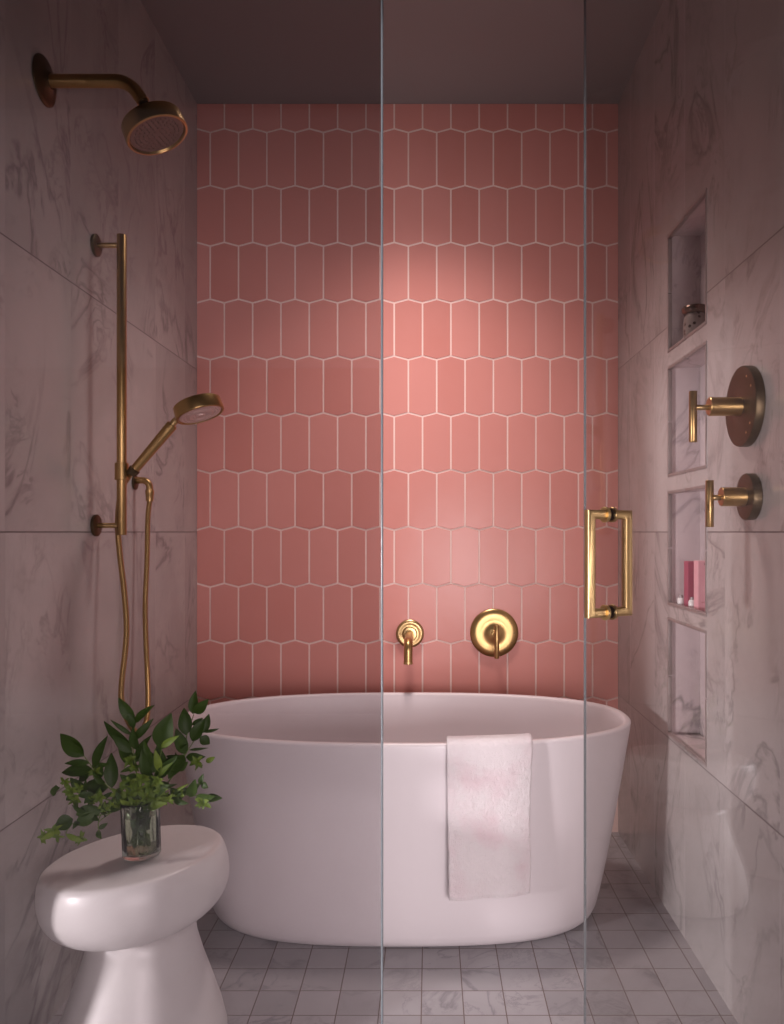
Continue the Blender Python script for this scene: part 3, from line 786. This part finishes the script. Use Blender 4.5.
branch('bushy side branch with small pale clusters on the left', [(136, 808), (110, 800), (88, 793), (70, 788)],
       [(53, 796, 56, 785, 6), (52, 789, 60, 788, 5), (85, 793, 70, 778, 9), (75, 795, 66, 800, 8), (95, 795, 84, 803, 8)],
       [(70, 790, 9), (76, 800, 8), (65, 782, 6), (80, 787, 7), (100, 797, 9), (92, 802, 6)], dY=-.02)
branch('short middle sprig packed with yellow green bracts above the vase rim', [(143, 808), (140, 798), (133, 786), (128, 775)],
       [(140, 790, 120, 775, 10), (146, 792, 160, 778, 9), (138, 797, 118, 797, 9)],
       [(128, 795, 10), (136, 790, 10), (146, 797, 10), (130, 782, 9), (142, 778, 9), (120, 803, 8), (134, 803, 9), (125, 786, 8)], dY=-.03)
branch('second bract sprig leaning right above the vase rim', [(145, 808), (152, 797), (158, 786), (160, 778)],
       [(152, 795, 168, 785, 10), (150, 800, 136, 785, 9), (158, 790, 148, 775, 9)],
       [(156, 797, 10), (162, 790, 9), (150, 786, 9), (158, 780, 8), (168, 800, 8), (148, 804, 8)], dY=-.045, lights=[(147, 808, 166, 803, 9), (130, 806, 120, 800, 7)])

# ------------------------------------------------------------------ niche contents
jz = NZ[3][0]+.0095; jx, jy = XR+.050, 2.285
jz = NZ[3][0]
jar = thing('candle_jar', 'speckled dark jar with bronze lid in the topmost wall niche', 'jar', (jx, jy, jz))
bm = B(); lathe(bm, (jx, jy, jz), (0, 0, 1), [(0, 0), (0, .025), (.002, .028), (.012, .031), (.035, .0325), (.070, .032), (.085, .029), (.090, .027), (.090, 0)], 40); obj('jar_body', bm, M['stoneware'], jar)
bm = B(); lathe(bm, (jx, jy, jz+.0895), (0, 0, 1), [(0, 0), (0, .030), (.003, .034), (.010, .037), (.016, .037), (.021, .034), (.023, .028), (.023, 0)], 40); obj('lid', bm, M['bronze'], jar)
bz = NZ[1][0]+.0
def pbox(name_label, x0_, x1_, y0_, y1_, h, mat, marks):
    t_ = thing('cosmetic_box', name_label, 'box', ((x0_+x1_)/2, (y0_+y1_)/2, bz), None)
    bm = B(); box(bm, (x0_, y0_, bz), (x1_, y1_, bz+h), .0008, 1); obj('carton', bm, mat, t_)
    for (a, b, c, d, m_) in marks:
        bm = B(); box(bm, (x0_+a, y0_-.0004, bz+b), (x0_+c, y0_+.0001, bz+d)); obj('printed_mark', bm, m_, t_)
pbox('deep pink carton, the farther of two in the wall niche', .7295, .790, 2.262, 2.298, .133, M['pink_deep'], [(.022, .122, .030, .126, M['dark'])])
pbox('pale pink carton, the nearer of two in the wall niche', .7325, .797, 2.185, 2.222, .137, M['pink_pale'],
     [(.017, .126, .022, .130, M['dark']), (.024, .126, .029, .130, M['dark']), (.031, .126, .036, .130, M['dark']), (.026, .038, .033, .041, M['dark']), (.018, .031, .042, .0325, M['pink_deep']), (.008, .023, .030, .0240, M['pink_deep'])])
for (x, y, lab) in ((.7265, 2.315, 'tiny white capped bottle beside the deep pink carton'), (.7345, 2.240, 'tiny white capped bottle between the pale and the deep pink cartons')):
    t_ = thing('miniature_bottle', lab, 'bottle', (x, y, bz), 'tiny bottles in the wall niche')
    bm = B(); lathe(bm, (x, y, bz), (0, 0, 1), [(0, 0), (0, .007), (.001, .009), (.010, .0108), (.022, .0105), (.026, .008), (.027, 0)], 24); obj('bottle_body', bm, M['white_cap'], t_)
    bm = B(); lathe(bm, (x, y, bz+.0265), (0, 0, 1), [(0, 0), (0, .0066), (.007, .0062), (.008, 0)], 20); obj('cap', bm, M['grey_neck'], t_)
